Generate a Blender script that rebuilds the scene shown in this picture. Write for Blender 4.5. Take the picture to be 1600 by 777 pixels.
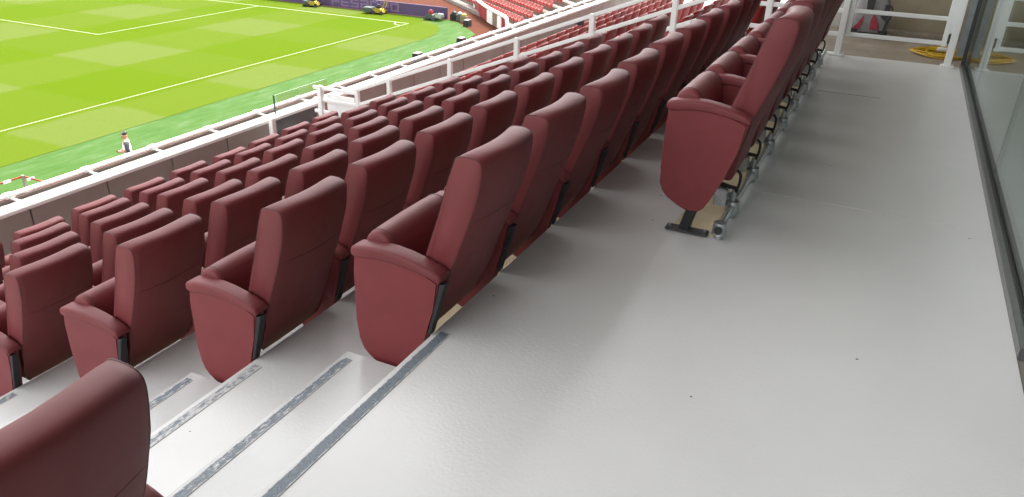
import bpy, bmesh, math, random
from mathutils import Vector, Matrix

random.seed(7)
S = bpy.context.scene
COL = S.collection
for o in list(bpy.data.objects):
    bpy.data.objects.remove(o)

# ------------------------------------------------------------------ camera
CAM_H = 1.5
pitch, yaw, roll = math.radians(25.899), math.radians(25.13), math.radians(1.673)
fh = Vector((-math.sin(yaw), math.cos(yaw), 0))
rt = Vector((math.cos(yaw), math.sin(yaw), 0))
fw = fh * math.cos(pitch) + Vector((0, 0, -math.sin(pitch)))
up = rt.cross(fw)
R_ = rt * math.cos(roll) + up * math.sin(roll)
U_ = up * math.cos(roll) - rt * math.sin(roll)
cd = bpy.data.cameras.new('camera')
cam = bpy.data.objects.new('camera', cd)
COL.objects.link(cam)
cd.sensor_fit = 'HORIZONTAL'
cd.sensor_width = 36.0
cd.lens = 1200.0 / 1600.0 * 36.0
cd.clip_start = 0.05
cd.clip_end = 3000
M = Matrix((R_, U_, -fw)).transposed().to_4x4()
M.translation = Vector((0, 0, CAM_H))
cam.matrix_world = M
S.camera = cam

# ------------------------------------------------------------------ sky, sun, exposure
SUN_EL, SUN_AZ = math.radians(58), math.radians(9)      # azimuth from +Y towards +X
w = bpy.data.worlds.new('World')
S.world = w
w.use_nodes = True
nt = w.node_tree
bg = nt.nodes['Background']
sky = nt.nodes.new('ShaderNodeTexSky')
sky.sky_type = 'NISHITA'
sky.sun_disc = False
sky.sun_elevation = SUN_EL
sky.sun_rotation = SUN_AZ
sky.air_density = 1.0
sky.dust_density = 4.0
sky.ozone_density = 1.0
hsv = nt.nodes.new('ShaderNodeHueSaturation')
hsv.inputs['Saturation'].default_value = 0.06
nt.links.new(sky.outputs[0], hsv.inputs['Color'])
nt.links.new(hsv.outputs[0], bg.inputs['Color'])
bg.inputs['Strength'].default_value = 0.15
sd = bpy.data.lights.new('sun', 'SUN')
sd.energy = 1.5
sd.angle = math.radians(14)
sd.color = (1.0, 0.96, 0.9)
sun = bpy.data.objects.new('sun', sd)
COL.objects.link(sun)
dirv = Vector((math.sin(SUN_AZ) * math.cos(SUN_EL), math.cos(SUN_AZ) * math.cos(SUN_EL), math.sin(SUN_EL)))
sun.rotation_euler = dirv.to_track_quat('Z', 'Y').to_euler()
S.view_settings.view_transform = 'Standard'
S.view_settings.look = 'None'
S.view_settings.exposure = 2.56
S.view_settings.gamma = 1.0
S.view_settings.use_curve_mapping = False
S.render.engine = 'CYCLES'
S.cycles.max_bounces = 8
S.cycles.transparent_max_bounces = 8

# ------------------------------------------------------------------ helpers
def lin(r, g, b):
    f = lambda c: (c / 255 / 12.92) if c / 255 <= 0.04045 else ((c / 255 + 0.055) / 1.055) ** 2.4
    return (f(r), f(g), f(b), 1)

class NB:
    """small node builder around one material"""
    def __init__(s, name, base=(0.5, 0.5, 0.5, 1), rough=0.5, metal=0.0, spec=0.5):
        s.m = bpy.data.materials.new(name)
        s.m.use_nodes = True
        s.t = s.m.node_tree
        s.b = s.t.nodes['Principled BSDF']
        s.b.inputs['Base Color'].default_value = tuple(base[:3]) + (1,)
        s.b.inputs['Roughness'].default_value = rough
        s.b.inputs['Metallic'].default_value = metal
        s.b.inputs['Specular IOR Level'].default_value = spec
        s.co = None
    def n(s, kind, **kw):
        nd = s.t.nodes.new(kind)
        for k, v in kw.items():
            setattr(nd, k, v)
        return nd
    def l(s, a, b):
        s.t.links.new(a, b)
    def coord(s, which='Object'):
        if s.co is None:
            s.co = s.n('ShaderNodeTexCoord')
        return s.co.outputs[which]
    def noise(s, scale, detail=3, rough=0.5, which='Object', stretch=None):
        nd = s.n('ShaderNodeTexNoise')
        nd.inputs['Scale'].default_value = scale
        nd.inputs['Detail'].default_value = detail
        nd.inputs['Roughness'].default_value = rough
        src = s.coord(which)
        if stretch:
            mp = s.n('ShaderNodeMapping')
            mp.inputs['Scale'].default_value = stretch
            s.l(src, mp.inputs['Vector'])
            src = mp.outputs[0]
        s.l(src, nd.inputs['Vector'])
        return nd.outputs['Fac']
    def ramp(s, fac, stops):
        r = s.n('ShaderNodeValToRGB')
        el = r.color_ramp.elements
        while len(el) < len(stops):
            el.new(0.5)
        for e, (p, c) in zip(el, stops):
            e.position = p
            e.color = c if len(c) == 4 else (c[0], c[1], c[2], 1)
        s.l(fac, r.inputs[0])
        return r.outputs[0]
    def math(s, op, a, b=None, c=None):
        nd = s.n('ShaderNodeMath', operation=op)
        for i, v in enumerate((a, b, c)):
            if v is None:
                continue
            if isinstance(v, (int, float)):
                nd.inputs[i].default_value = v
            else:
                s.l(v, nd.inputs[i])
        return nd.outputs[0]
    def mix(s, fac, a, b):
        nd = s.n('ShaderNodeMix', data_type='RGBA')
        for sock, v in ((nd.inputs[0], fac), (nd.inputs[6], a), (nd.inputs[7], b)):
            if isinstance(v, (int, float, tuple)):
                sock.default_value = v
            else:
                s.l(v, sock)
        return nd.outputs[2]
    def color(s, sock):
        s.l(sock, s.b.inputs['Base Color'])
    def rough(s, sock):
        s.l(sock, s.b.inputs['Roughness'])
    def bump(s, h, strength=0.2, dist=0.002):
        b = s.n('ShaderNodeBump')
        b.inputs['Strength'].default_value = strength
        b.inputs['Distance'].default_value = dist
        s.l(h, b.inputs['Height'])
        s.l(b.outputs[0], s.b.inputs['Normal'])

def varied(name, c, rough=0.5, amt=0.12, scale=6, metal=0, bump=None, spec=0.5):
    nb = NB(name, c, rough, metal, spec)
    f = nb.noise(scale, 4, 0.6)
    lo = tuple(x * (1 - amt) for x in c[:3]) + (1,)
    hi = tuple(min(1, x * (1 + amt)) for x in c[:3]) + (1,)
    nb.color(nb.ramp(f, [(0.3, lo), (0.7, hi)]))
    if bump:
        nb.bump(nb.noise(bump[0], 3), bump[1], bump[2])
    return nb.m

# ------------------------------------------------------------------ materials
MAT = {}
# painted deck floor: glossy orange-peel anti-slip paint
nb = NB('deck_paint', (0.5, 0.5, 0.49), 0.27, spec=0.38)
f = nb.noise(1.6, 4, 0.6)
base = nb.ramp(f, [(0.3, (0.595, 0.592, 0.584)), (0.7, (0.635, 0.632, 0.624))])
vo = nb.n('ShaderNodeTexVoronoi')
vo.inputs['Scale'].default_value = 6.0
nb.l(nb.coord(), vo.inputs['Vector'])
spk = nb.math('LESS_THAN', vo.outputs['Distance'], 0.032)
ns = nb.math('GREATER_THAN', nb.noise(2.3, 1), 0.50)
nb.color(nb.mix(nb.math('MULTIPLY', spk, ns), base, (0.09, 0.085, 0.08, 1)))
nb.rough(nb.math('ADD', nb.math('MULTIPLY', nb.noise(3.0, 3), 0.14), 0.27))
nb.bump(nb.noise(80, 2, 0.5), 0.19, 0.004)
MAT['deck'] = nb.m
# aisle steps: whiter coat, brushed on
nb = NB('step_paint', (0.6, 0.6, 0.6), 0.25)
f = nb.noise(2.2, 4, 0.6)
nb.color(nb.ramp(f, [(0.3, (0.49, 0.49, 0.484)), (0.7, (0.55, 0.55, 0.542))]))
nb.rough(nb.math('ADD', nb.math('MULTIPLY', nb.noise(5, 3), 0.16), 0.14))
nb.bump(nb.noise(90, 2, 0.6), 0.25, 0.004)
MAT['step'] = nb.m
MAT['cream'] = varied('cream_board', (0.62, 0.52, 0.33), 0.6, 0.1, 8)
MAT['riser'] = varied('riser_concrete', (0.5, 0.49, 0.47), 0.7, 0.1, 4)
def nosing(name, lo, hi):
    nb = NB(name, (0.3, 0.33, 0.36), 0.6)
    worn = nb.ramp(nb.noise(48, 6, 0.8, stretch=(1.5, 0.6, 1)), [(lo, (0, 0, 0)), (hi, (1, 1, 1))])
    sg = nb.n('ShaderNodeSeparateXYZ')
    nb.l(nb.coord('Generated'), sg.inputs[0])
    ed = nb.math('POWER', nb.math('ABSOLUTE', nb.math('MULTIPLY_ADD', sg.outputs['X'], 2.0, -1.0)), 3.0)
    rag = nb.ramp(nb.math('ADD', nb.math('MULTIPLY', ed, 0.5), nb.noise(40, 4, 0.7)), [(0.80, (0, 0, 0)), (0.88, (1, 1, 1))])
    worn = nb.math('MAXIMUM', worn, rag)
    grit = nb.ramp(nb.noise(240, 2), [(0.35, (0.10, 0.125, 0.15)), (0.65, (0.21, 0.245, 0.28))])
    nb.color(nb.mix(worn, grit, (0.56, 0.56, 0.555, 1)))
    nb.rough(nb.math('ADD', nb.math('MULTIPLY', nb.noise(60, 2), 0.3), 0.35))
    nb.bump(nb.noise(260, 3, 0.7), 0.7, 0.004)
    return nb.m
MAT['nose_full'] = nosing('nosing_grit', 0.66, 0.70)
MAT['nose_worn'] = nosing('nosing_grit_painted_over', 0.52, 0.62)
MAT['nose_faint'] = nosing('nosing_grit_nearly_covered', 0.43, 0.53)
MAT['joint_light'] = varied('joint_filler', (0.56, 0.55, 0.54), 0.5, 0.05)
MAT['joint_dark'] = varied('joint_gap', (0.05, 0.05, 0.05), 0.8, 0.2)

# leather
def leather(name, c, rough):
    nb = NB(name, c, rough, spec=0.35)
    oi = nb.n('ShaderNodeObjectInfo')
    v = nb.math('MULTIPLY_ADD', oi.outputs['Random'], 0.16, 0.92)
    f = nb.noise(7, 3, 0.6)
    col = nb.ramp(f, [(0.3, tuple(x * 0.92 for x in c[:3])), (0.72, tuple(x * 1.07 for x in c[:3]))])
    if 'panel' in name:
        sc = nb.ramp(nb.noise(38, 5, 0.75, stretch=(1, 1, 0.45)), [(0.70, (0, 0, 0)), (0.76, (0.45, 0.45, 0.45))])
        col = nb.mix(sc, col, (0.30, 0.16, 0.16, 1))
    hs = nb.n('ShaderNodeHueSaturation')
    nb.l(v, hs.inputs['Value'])
    nb.l(col, hs.inputs['Color'])
    nb.color(hs.outputs[0])
    nb.rough(nb.math('ADD', nb.math('MULTIPLY', nb.noise(11, 4, 0.6), 0.16), rough - 0.08))
    nb.bump(nb.math('ADD', nb.math('MULTIPLY', nb.noise(420, 2), 0.25), nb.noise(16, 3)), 0.12, 0.005)
    return nb.m
MAT['leather'] = leather('maroon_leather', (0.15, 0.0275, 0.0305), 0.58)
MAT['leather_side'] = leather('maroon_panel_vinyl', (0.162, 0.0255, 0.029), 0.56)
MAT['piping'] = varied('dark_seam_piping', (0.065, 0.012, 0.014), 0.5, 0.1)
MAT['black'] = varied('black_steel', (0.009, 0.009, 0.011), 0.6, 0.2, 20)
MAT['plate'] = varied('dark_grey_plate', (0.045, 0.045, 0.047), 0.5, 0.3, 30)
MAT['galv'] = varied('galvanised_steel', (0.42, 0.44, 0.45), 0.38, 0.2, 35, metal=0.8)
MAT['white'] = varied('white_gloss_paint', (0.78, 0.78, 0.76), 0.32, 0.04, 5)
MAT['parapet'] = varied('grey_taupe_panel', (0.30, 0.25, 0.225), 0.55, 0.06, 3)
MAT['dark_panel'] = varied('dark_grey_panel', (0.09, 0.09, 0.09), 0.35, 0.1, 3)
MAT['alu'] = varied('brushed_aluminium', (0.17, 0.175, 0.175), 0.35, 0.12, 12, metal=0.7)
MAT['gasket'] = varied('black_rubber', (0.012, 0.014, 0.017), 0.4, 0.1)
nb = NB('ceiling_concrete', (0.42, 0.42, 0.41), 0.8)
nb.color(nb.ramp(nb.noise(1.2, 5, 0.6), [(0.3, (0.56, 0.56, 0.55)), (0.7, (0.64, 0.64, 0.63))]))
MAT['ceiling'] = nb.m
nb = NB('beige_wall', (0.3, 0.25, 0.17), 0.75)
nb.color(nb.ramp(nb.noise(2.5, 5, 0.65), [(0.3, (0.24, 0.20, 0.135)), (0.7, (0.31, 0.262, 0.18))]))
MAT['beige'] = nb.m
nb = NB('brown_concrete', (0.3, 0.25, 0.2), 0.55)
c1 = nb.ramp(nb.noise(3.5, 6, 0.7), [(0.3, (0.20, 0.165, 0.125)), (0.55, (0.28, 0.235, 0.18)), (0.75, (0.38, 0.34, 0.29))])
st = nb.ramp(nb.noise(7, 5, 0.8, stretch=(0.5, 2.5, 1)), [(0.60, (0, 0, 0)), (0.68, (1, 1, 1))])
nb.color(nb.mix(nb.math('MULTIPLY', st, 0.5), c1, (0.6, 0.57, 0.52, 1)))
MAT['browncon'] = nb.m
MAT['stone'] = varied('threshold_stone', (0.20, 0.18, 0.16), 0.4, 0.18, 9)
MAT['lounge'] = varied('lounge_floor', (0.17, 0.195, 0.185), 0.6, 0.15, 2)
MAT['loungewall'] = varied('lounge_wall', (0.2, 0.22, 0.21), 0.7, 0.08, 1)
# glass: real pane, reflective at grazing angles, slight green tint
def glass(name, tint):
    nb = NB(name)
    t = nb.t
    tr = t.nodes.new('ShaderNodeBsdfTransparent')
    tr.inputs[0].default_value = tint
    gl = t.nodes.new('ShaderNodeBsdfGlossy')
    gl.inputs['Roughness'].default_value = 0.015
    gl.inputs['Color'].default_value = (0.93, 0.97, 0.96, 1)
    fr = t.nodes.new('ShaderNodeFresnel')
    ge = t.nodes.new('ShaderNodeNewGeometry')
    io = nb.math('MULTIPLY_ADD', ge.outputs['Backfacing'], 1 / 1.55 - 1.55, 1.55)
    t.links.new(io, fr.inputs['IOR'])
    mx = t.nodes.new('ShaderNodeMixShader')
    t.links.new(fr.outputs[0], mx.inputs[0])
    t.links.new(tr.outputs[0], mx.inputs[1])
    t.links.new(gl.outputs[0], mx.inputs[2])
    t.links.new(mx.outputs[0], t.nodes['Material Output'].inputs['Surface'])
    return nb.m
MAT['glass'] = glass('pane_glass', (0.80, 0.88, 0.85, 1))
MAT['screen'] = glass('screen_glass', (0.93, 0.96, 0.95, 1))
MAT['glass_edge'] = varied('dark_glass_edge', (0.02, 0.06, 0.045), 0.2, 0.1)
# red plastic
nb = NB('red_plastic', (0.45, 0.03, 0.03), 0.5, spec=0.3)
oi = nb.n('ShaderNodeObjectInfo')
nb.color(nb.ramp(oi.outputs['Random'], [(0.0, (0.235, 0.0125, 0.0105)), (0.5, (0.30, 0.019, 0.016)), (1.0, (0.35, 0.026, 0.021))]))
MAT['red'] = nb.m
nb = NB('paler_red_plastic', (0.5, 0.06, 0.05), 0.4)  # far corner seats: a paler red than the nearer rows
oi = nb.n('ShaderNodeObjectInfo')
nb.color(nb.ramp(oi.outputs['Random'], [(0.0, (0.30, 0.042, 0.037)), (1.0, (0.44, 0.075, 0.064))]))
MAT['red_far'] = nb.m
MAT['red_panel'] = varied('red_gate_panel', (0.24, 0.018, 0.026), 0.45, 0.08)
MAT['red_rim_lit'] = varied('lit_rim_red', (0.42, 0.06, 0.05), 0.45, 0.08)  # light on the seats' rolled top edges put into a paler red
# pitch grass: mowing bands run both ways across the lawn
nb = NB('pitch_grass', (0.1, 0.17, 0.02), 0.9, spec=0.02)
sp = nb.n('ShaderNodeSeparateXYZ')
wob = nb.noise(0.8, 2)
nb.l(nb.coord(), sp.inputs[0])
def band(sock, off, per):
    a = nb.math('ADD', sock, nb.math('MULTIPLY_ADD', wob, 0.5, off - 0.25))
    a = nb.math('DIVIDE', a, per)
    fr_ = nb.math('FRACT', nb.math('MULTIPLY', a, 0.5))
    up_ = nb.math('MULTIPLY', nb.math('ADD', fr_, 0.0), 40)
    e1 = nb.math('MINIMUM', up_, 1.0)
    dn = nb.math('MINIMUM', nb.math('MAXIMUM', nb.math('MULTIPLY', nb.math('SUBTRACT', 0.5, fr_), 40), 0.0), 1.0)
    return nb.math('MULTIPLY', e1, dn)
bx_ = band(sp.outputs['X'], 45.4 + 12 * 6.1, 6.1)
by_ = band(sp.outputs['Y'], -30.1 + 22 * 5.5, 5.5)
su = nb.math('MULTIPLY_ADD', bx_, 0.55, nb.math('MULTIPLY', by_, 0.45))
g = nb.ramp(su, [(0.0, (0.0475, 0.080, 0.0006)), (0.45, (0.051, 0.081, 0.003)), (0.55, (0.054, 0.082, 0.005)), (1.0, (0.064, 0.088, 0.0155))])
fine = nb.noise(9, 5, 0.75)
hs = nb.n('ShaderNodeHueSaturation')
nb.l(nb.math('MULTIPLY_ADD', fine, 0.36, 0.83), hs.inputs['Value'])
nb.l(g, hs.inputs['Color'])
nb.color(hs.outputs[0])
nb.bump(nb.noise(30, 3, 0.7), 0.3, 0.03)
MAT['grass'] = nb.m
nb = NB('artificial_turf', (0.06, 0.16, 0.05), 0.85, spec=0.05)
f = nb.noise(1.3, 6, 0.7, stretch=(2.2, 0.5, 1))
nb.color(nb.ramp(f, [(0.3, (0.027, 0.068, 0.010)), (0.52, (0.040, 0.082, 0.019)), (0.64, (0.056, 0.096, 0.034)), (0.78, (0.10, 0.135, 0.078))]))
MAT['turf'] = nb.m
MAT['line'] = varied('white_line_paint', (0.17, 0.20, 0.10), 0.8, 0.12, 4)
nb = NB('red_running_surface', (0.2, 0.08, 0.06), 0.9, spec=0.03)
nb.color(nb.ramp(nb.noise(1.0, 5, 0.6), [(0.3, (0.062, 0.021, 0.0125)), (0.7, (0.075, 0.027, 0.017))]))
MAT['track'] = nb.m
MAT['far_con'] = varied('far_concrete', (0.19, 0.165, 0.14), 0.8, 0.12, 0.8)
MAT['ground'] = varied('asphalt', (0.06, 0.06, 0.06), 0.85, 0.2, 0.3)
MAT['purple'] = varied('purple_board', (0.062, 0.034, 0.105), 0.5, 0.06, 1)
MAT['lilac'] = varied('lilac_lettering', (0.14, 0.085, 0.19), 0.5, 0.05, 1)
MAT['yellow'] = varied('yellow_paint', (0.30, 0.22, 0.008), 0.4, 0.1)
MAT['cable'] = varied('yellow_cable', (0.58, 0.36, 0.02), 0.45, 0.15, 14)
MAT['green_paint'] = varied('green_grey_metal', (0.045, 0.06, 0.05), 0.45, 0.15)
MAT['tyre'] = varied('tyre_rubber', (0.02, 0.02, 0.02), 0.7, 0.2)
MAT['orange'] = varied('orange_rail_paint', (0.26, 0.05, 0.014), 0.5, 0.2, 3)
MAT['bag_grey'] = varied('grey_nylon', (0.24, 0.225, 0.225), 0.75, 0.12, 25, bump=(180, 0.4, 0.002))
MAT['bag_dark'] = varied('charcoal_nylon', (0.035, 0.032, 0.036), 0.7, 0.2, 25)
MAT['bag_red'] = varied('crimson_nylon', (0.33, 0.03, 0.055), 0.65, 0.12, 25)
MAT['skin'] = varied('skin', (0.45, 0.25, 0.17), 0.55, 0.06)
MAT['hair'] = varied('dark_hair', (0.025, 0.018, 0.014), 0.6, 0.2)
MAT['shirt'] = varied('white_cotton', (0.75, 0.75, 0.77), 0.85, 0.05)
MAT['jacket'] = varied('charcoal_sleeves', (0.055, 0.065, 0.075), 0.85, 0.15)
MAT['trousers'] = varied('dark_trousers', (0.018, 0.02, 0.028), 0.85, 0.2)
MAT['wood'] = varied('tan_plastic', (0.16, 0.12, 0.07), 0.6, 0.15)

# ------------------------------------------------------------------ object helpers
def link(o, parent=None):
    COL.objects.link(o)
    if parent:
        o.parent = parent
    return o

def mesh_obj(name, me, mat, parent=None, loc=(0, 0, 0)):
    if mat is not None and len(me.materials) == 0:
        me.materials.append(MAT[mat] if isinstance(mat, str) else mat)
    o = bpy.data.objects.new(name, me)
    o.location = loc
    return link(o, parent)

def finish(bm, name, smooth=False, angle=None):
    bmesh.ops.recalc_face_normals(bm, faces=bm.faces)
    me = bpy.data.meshes.new(name)
    bm.to_mesh(me)
    bm.free()
    if smooth:
        me.shade_smooth()
        if angle:
            me.set_sharp_from_angle(angle=math.radians(angle))
    return me

def tag(o, label=None, cat=None, group=None, kind=None):
    if label: o['label'] = label
    if cat: o['category'] = cat
    if group: o['group'] = group
    if kind: o['kind'] = kind
    return o

def empty(name, loc=(0, 0, 0), rz=0):
    o = bpy.data.objects.new(name, None)
    o.empty_display_size = 0.1
    o.location = loc
    o.rotation_euler = (0, 0, rz)
    return link(o)

def box(bm, x0, x1, y0, y1, z0, z1, bev=0.0):
    vs = [bm.verts.new(p) for p in ((x0, y0, z0), (x1, y0, z0), (x1, y1, z0), (x0, y1, z0), (x0, y0, z1), (x1, y0, z1), (x1, y1, z1), (x0, y1, z1))]
    fs = [bm.faces.new([vs[i] for i in q]) for q in ((0, 3, 2, 1), (4, 5, 6, 7), (0, 1, 5, 4), (1, 2, 6, 5), (2, 3, 7, 6), (3, 0, 4, 7))]
    if bev > 0:
        es = list({e for f_ in fs for e in f_.edges})
        bmesh.ops.bevel(bm, geom=es, offset=bev, segments=2, affect='EDGES', clamp_overlap=True)

def box_mesh(name, *a, bev=0.0):
    bm = bmesh.new()
    box(bm, *a, bev=bev)
    return finish(bm, name)

def tube(bm, pts, r, n=8, caps=True, closed=False):
    pts = [Vector(p) for p in pts]
    N = len(pts)
    rad = r if isinstance(r, (list, tuple)) else [r] * N
    rings = []
    t0 = (pts[1] - pts[0]).normalized()
    ref = Vector((0, 0, 1)) if abs(t0.z) < 0.9 else Vector((1, 0, 0))
    nx = t0.cross(ref).normalized()
    for i, p in enumerate(pts):
        a = pts[(i - 1) % N] if (closed or i > 0) else p
        b = pts[(i + 1) % N] if (closed or i < N - 1) else p
        t = (b - a).normalized()
        nx = (nx - t * nx.dot(t))
        nx = nx.normalized() if nx.length > 1e-6 else t.orthogonal().normalized()
        ny = t.cross(nx)
        rings.append([bm.verts.new(p + (nx * math.cos(2 * math.pi * k / n) + ny * math.sin(2 * math.pi * k / n)) * rad[i]) for k in range(n)])
    m = N if closed else N - 1
    for i in range(m):
        A, B = rings[i], rings[(i + 1) % N]
        for k in range(n):
            bm.faces.new((A[k], A[(k + 1) % n], B[(k + 1) % n], B[k]))
    if caps and not closed:
        bm.faces.new(rings[0][::-1])
        bm.faces.new(rings[-1])

def tube_mesh(name, pts, r, n=8, closed=False):
    bm = bmesh.new()
    tube(bm, pts, r, n, closed=closed)
    return finish(bm, name, True, 50)

def bar(bm, a, b, w_, h_, upv=(0, 0, 1)):
    """rectangular bar from a to b"""
    a, b = Vector(a), Vector(b)
    t = (b - a).normalized()
    u = Vector(upv)
    s = t.cross(u)
    s = s.normalized() if s.length > 1e-5 else t.orthogonal().normalized()
    u = s.cross(t)
    vs = []
    for p in (a, b):
        for i, j in ((-1, -1), (1, -1), (1, 1), (-1, 1)):
            vs.append(bm.verts.new(p + s * (i * w_ / 2) + u * (j * h_ / 2)))
    fs = [bm.faces.new([vs[i] for i in q]) for q in ((3, 2, 1, 0), (4, 5, 6, 7), (0, 1, 5, 4), (1, 2, 6, 5), (2, 3, 7, 6), (3, 0, 4, 7))]
    bv = min(w_, h_) * 0.16
    bmesh.ops.bevel(bm, geom=list({e for f_ in fs for e in f_.edges}), offset=bv, segments=2, affect='EDGES')

def bar_mesh(name, a, b, w_, h_, upv=(0, 0, 1)):
    bm = bmesh.new()
    bar(bm, a, b, w_, h_, upv)
    return finish(bm, name, True, 40)

def prism(bm, poly, y0, y1, bev=0.0, seg=3):
    """polygon in xz extruded along y"""
    A = [bm.verts.new((x, y0, z)) for x, z in poly]
    B = [bm.verts.new((x, y1, z)) for x, z in poly]
    n = len(poly)
    f0 = bm.faces.new(A)
    f1 = bm.faces.new(B[::-1])
    for i in range(n):
        bm.faces.new((A[i], B[i], B[(i + 1) % n], A[(i + 1) % n]))
    if bev:
        es = list(set(f0.edges) | set(f1.edges))
        bmesh.ops.bevel(bm, geom=es, offset=bev, segments=seg, affect='EDGES')

def catmull(pts, n=5, closed=True):
    out = []
    N = len(pts)
    rng = range(N) if closed else range(N - 1)
    for i in rng:
        if closed:
            p0, p1, p2, p3 = pts[i - 1], pts[i], pts[(i + 1) % N], pts[(i + 2) % N]
        else:
            p0, p1, p2, p3 = pts[max(i - 1, 0)], pts[i], pts[i + 1], pts[min(i + 2, N - 1)]
        for k in range(n):
            t = k / n
            out.append(tuple(0.5 * (2 * b + (c - a) * t + (2 * a - 5 * b + 4 * c - d) * t * t + (3 * b - a - 3 * c + d) * t ** 3) for a, b, c, d in zip(p0, p1, p2, p3)))
    if not closed:
        out.append(tuple(pts[-1]))
    return out

def copy_tree(o, parent=None):
    c = o.copy()
    COL.objects.link(c)
    c.parent = parent
    for ch in list(o.children):
        copy_tree(ch, c)
    return c

ORD = ['zeroth', 'first', 'second', 'third', 'fourth', 'fifth', 'sixth', 'seventh', 'eighth', 'ninth', 'tenth', 'eleventh', 'twelfth', 'thirteenth', 'fourteenth', 'fifteenth', 'sixteenth', 'seventeenth', 'eighteenth', 'nineteenth', 'twentieth', 'twenty-first', 'twenty-second', 'twenty-third', 'twenty-fourth', 'twenty-fifth', 'twenty-sixth', 'twenty-seventh', 'twenty-eighth', 'twenty-ninth', 'thirtieth']

def struct(name, me, mat, parent=None):
    o = mesh_obj(name, me, mat, parent)
    if parent is None:
        o['kind'] = 'structure'
    return o

def sheet(name, poly, z, mat, parent=None):
    bm = bmesh.new()
    bm.faces.new([bm.verts.new((x, y, z)) for x, y in poly])
    bm.normal_update()
    for f_ in bm.faces:
        if f_.normal.z < 0:
            f_.normal_flip()
    me = bpy.data.meshes.new(name)
    bm.to_mesh(me)
    bm.free()
    return struct(name, me, mat, parent)

# ================================================================== SETTING
EDGE, RP, DROP, HALF = -1.255, 0.845, 0.33, 0.165       # deck edge, row pitch, row drop, half step
YN, YF = -7.0, 46.0                                     # stand runs on past both ends of the picture
DECK_END = 8.30
deck = struct('deck_floor', box_mesh('deck_floor', EDGE, 0.655, YN, DECK_END, -0.25, 0.0), 'deck')
struct('joint', box_mesh('joint', -1.25, 0.65, 4.082, 4.088, -0.01, 0.0012), 'joint_light', deck)
struct('joint', box_mesh('joint', -0.42, 0.05, 6.627, 6.634, -0.01, 0.0012), 'joint_dark', deck)
tr0 = struct('walkway_floor', box_mesh('walkway_floor', EDGE - 0.002, 2.6, DECK_END + 0.002, 10.06, -0.25, -0.004), 'browncon')
ROWS = 8
ROW_END = {1: 3.345, 2: 2.0, 3: 1.94, 4: 1.895, 5: 1.855, 6: 1.815, 7: 1.775, 8: 1.735}
XOFF = {1: 0.0, 2: -0.758, 3: -1.575, 4: -2.40, 5: -3.23, 6: -4.10, 7: -4.98, 8: -5.86, 9: -6.74}
edge = lambda r: EDGE + XOFF[r] - XOFF[2]         # riser behind seat row r
for k in range(1, ROWS - 1):
    x1 = edge(k + 1)
    x0 = edge(k + 2)
    t = struct('terrace', box_mesh('terrace', x0, x1 - 0.001, YN, YF, -DROP * k - 0.4, -DROP * k), 'deck')
    # unpainted board left under the seat row
    sheet('unpainted_board', [(x1 - 0.36, ROW_END[k + 1] - 0.02), (x1 - 0.003, ROW_END[k + 1] - 0.02), (x1 - 0.003, 8.2), (x1 - 0.36, 8.2)], -DROP * k + 0.004, 'cream', t)
    # half step in the aisle
    b = struct('aisle_step', box_mesh('aisle_step', x1 - 0.37, x1 - 0.0015, 0.93, ROW_END[k + 1] - 0.01, -DROP * k - 0.05, -DROP * k + HALF, bev=0.008), 'step')
    wm = {1: 'nose_worn', 2: 'nose_worn', 3: 'nose_faint'}.get(k, 'nose_faint')
    struct('nosing_strip', box_mesh('nosing_strip', x1 - 0.348, x1 - 0.310, 0.95, ROW_END[k + 1] - 0.06, -DROP * k + HALF - 0.01, -DROP * k + HALF + 0.0025), wm, b)
    if k > 1:
        struct('nosing_strip', box_mesh('nosing_strip', x1 + 0.018, x1 + 0.06, 0.95, ROW_END[k + 1] - 0.02, -DROP * (k - 1) - 0.01, -DROP * (k - 1) + 0.0025), 'nose_faint' if k == 2 else 'nose_worn', t)
struct('nosing_strip', box_mesh('nosing_strip', EDGE + 0.018, EDGE + 0.058, -1.0, 2.045, -0.01, 0.0028), 'nose_full', deck)
sheet('unpainted_board', [(-0.74, 3.355), (-0.535, 3.355), (-0.535, 8.2), (-0.74, 8.2)], 0.004, 'cream', deck)

ZF = -9.0
sheet('ground', [(-1500, -1500), (1500, -1500), (1500, 1500), (-1500, 1500)], ZF - 0.06, 'ground')
sheet('running_track', [(-140, -60), (-7.5, -60), (-7.5, 90), (-140, 90)], ZF - 0.03, 'track')
sheet('artificial_turf', [(-110, -40), (-26.5, -40), (-26.62, 47.4), (-27.12, 50.5), (-29.1, 52.6), (-30.7, 54.2), (-31.9, 54.75), (-110, 55.2)], ZF - 0.012, 'turf')
lawn = [(-105, -40), (-29.4, -40), (-29.3, 46.7)] + [(-29.3 - 7.0 * (1 - math.cos(a)) , 46.7 + 7.6 * math.sin(a)) for a in [math.radians(q) for q in range(8, 91, 8)]] + [(-36.6, 54.4), (-105, 55.0)]
sheet('pitch', lawn, ZF, 'grass')
def pline(x0, x1, y0, y1):
    sheet('pitch_line', [(x0, y0), (x1, y0), (x1, y1), (x0, y1)], ZF + 0.006, 'line')
CX, CY = -33.55, 51.5
pline(CX - 0.05, CX + 0.05, -40, CY + 0.08)                         # touchline
pline(-105, CX - 0.081, CY - 0.08, CY + 0.08)                       # goal line
pline(-48.55, -48.43, 35.9, CY - 0.082)                             # penalty area side
pline(-105, -48.551, 35.9, 36.02)                                   # penalty area front
bm = bmesh.new()
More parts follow.
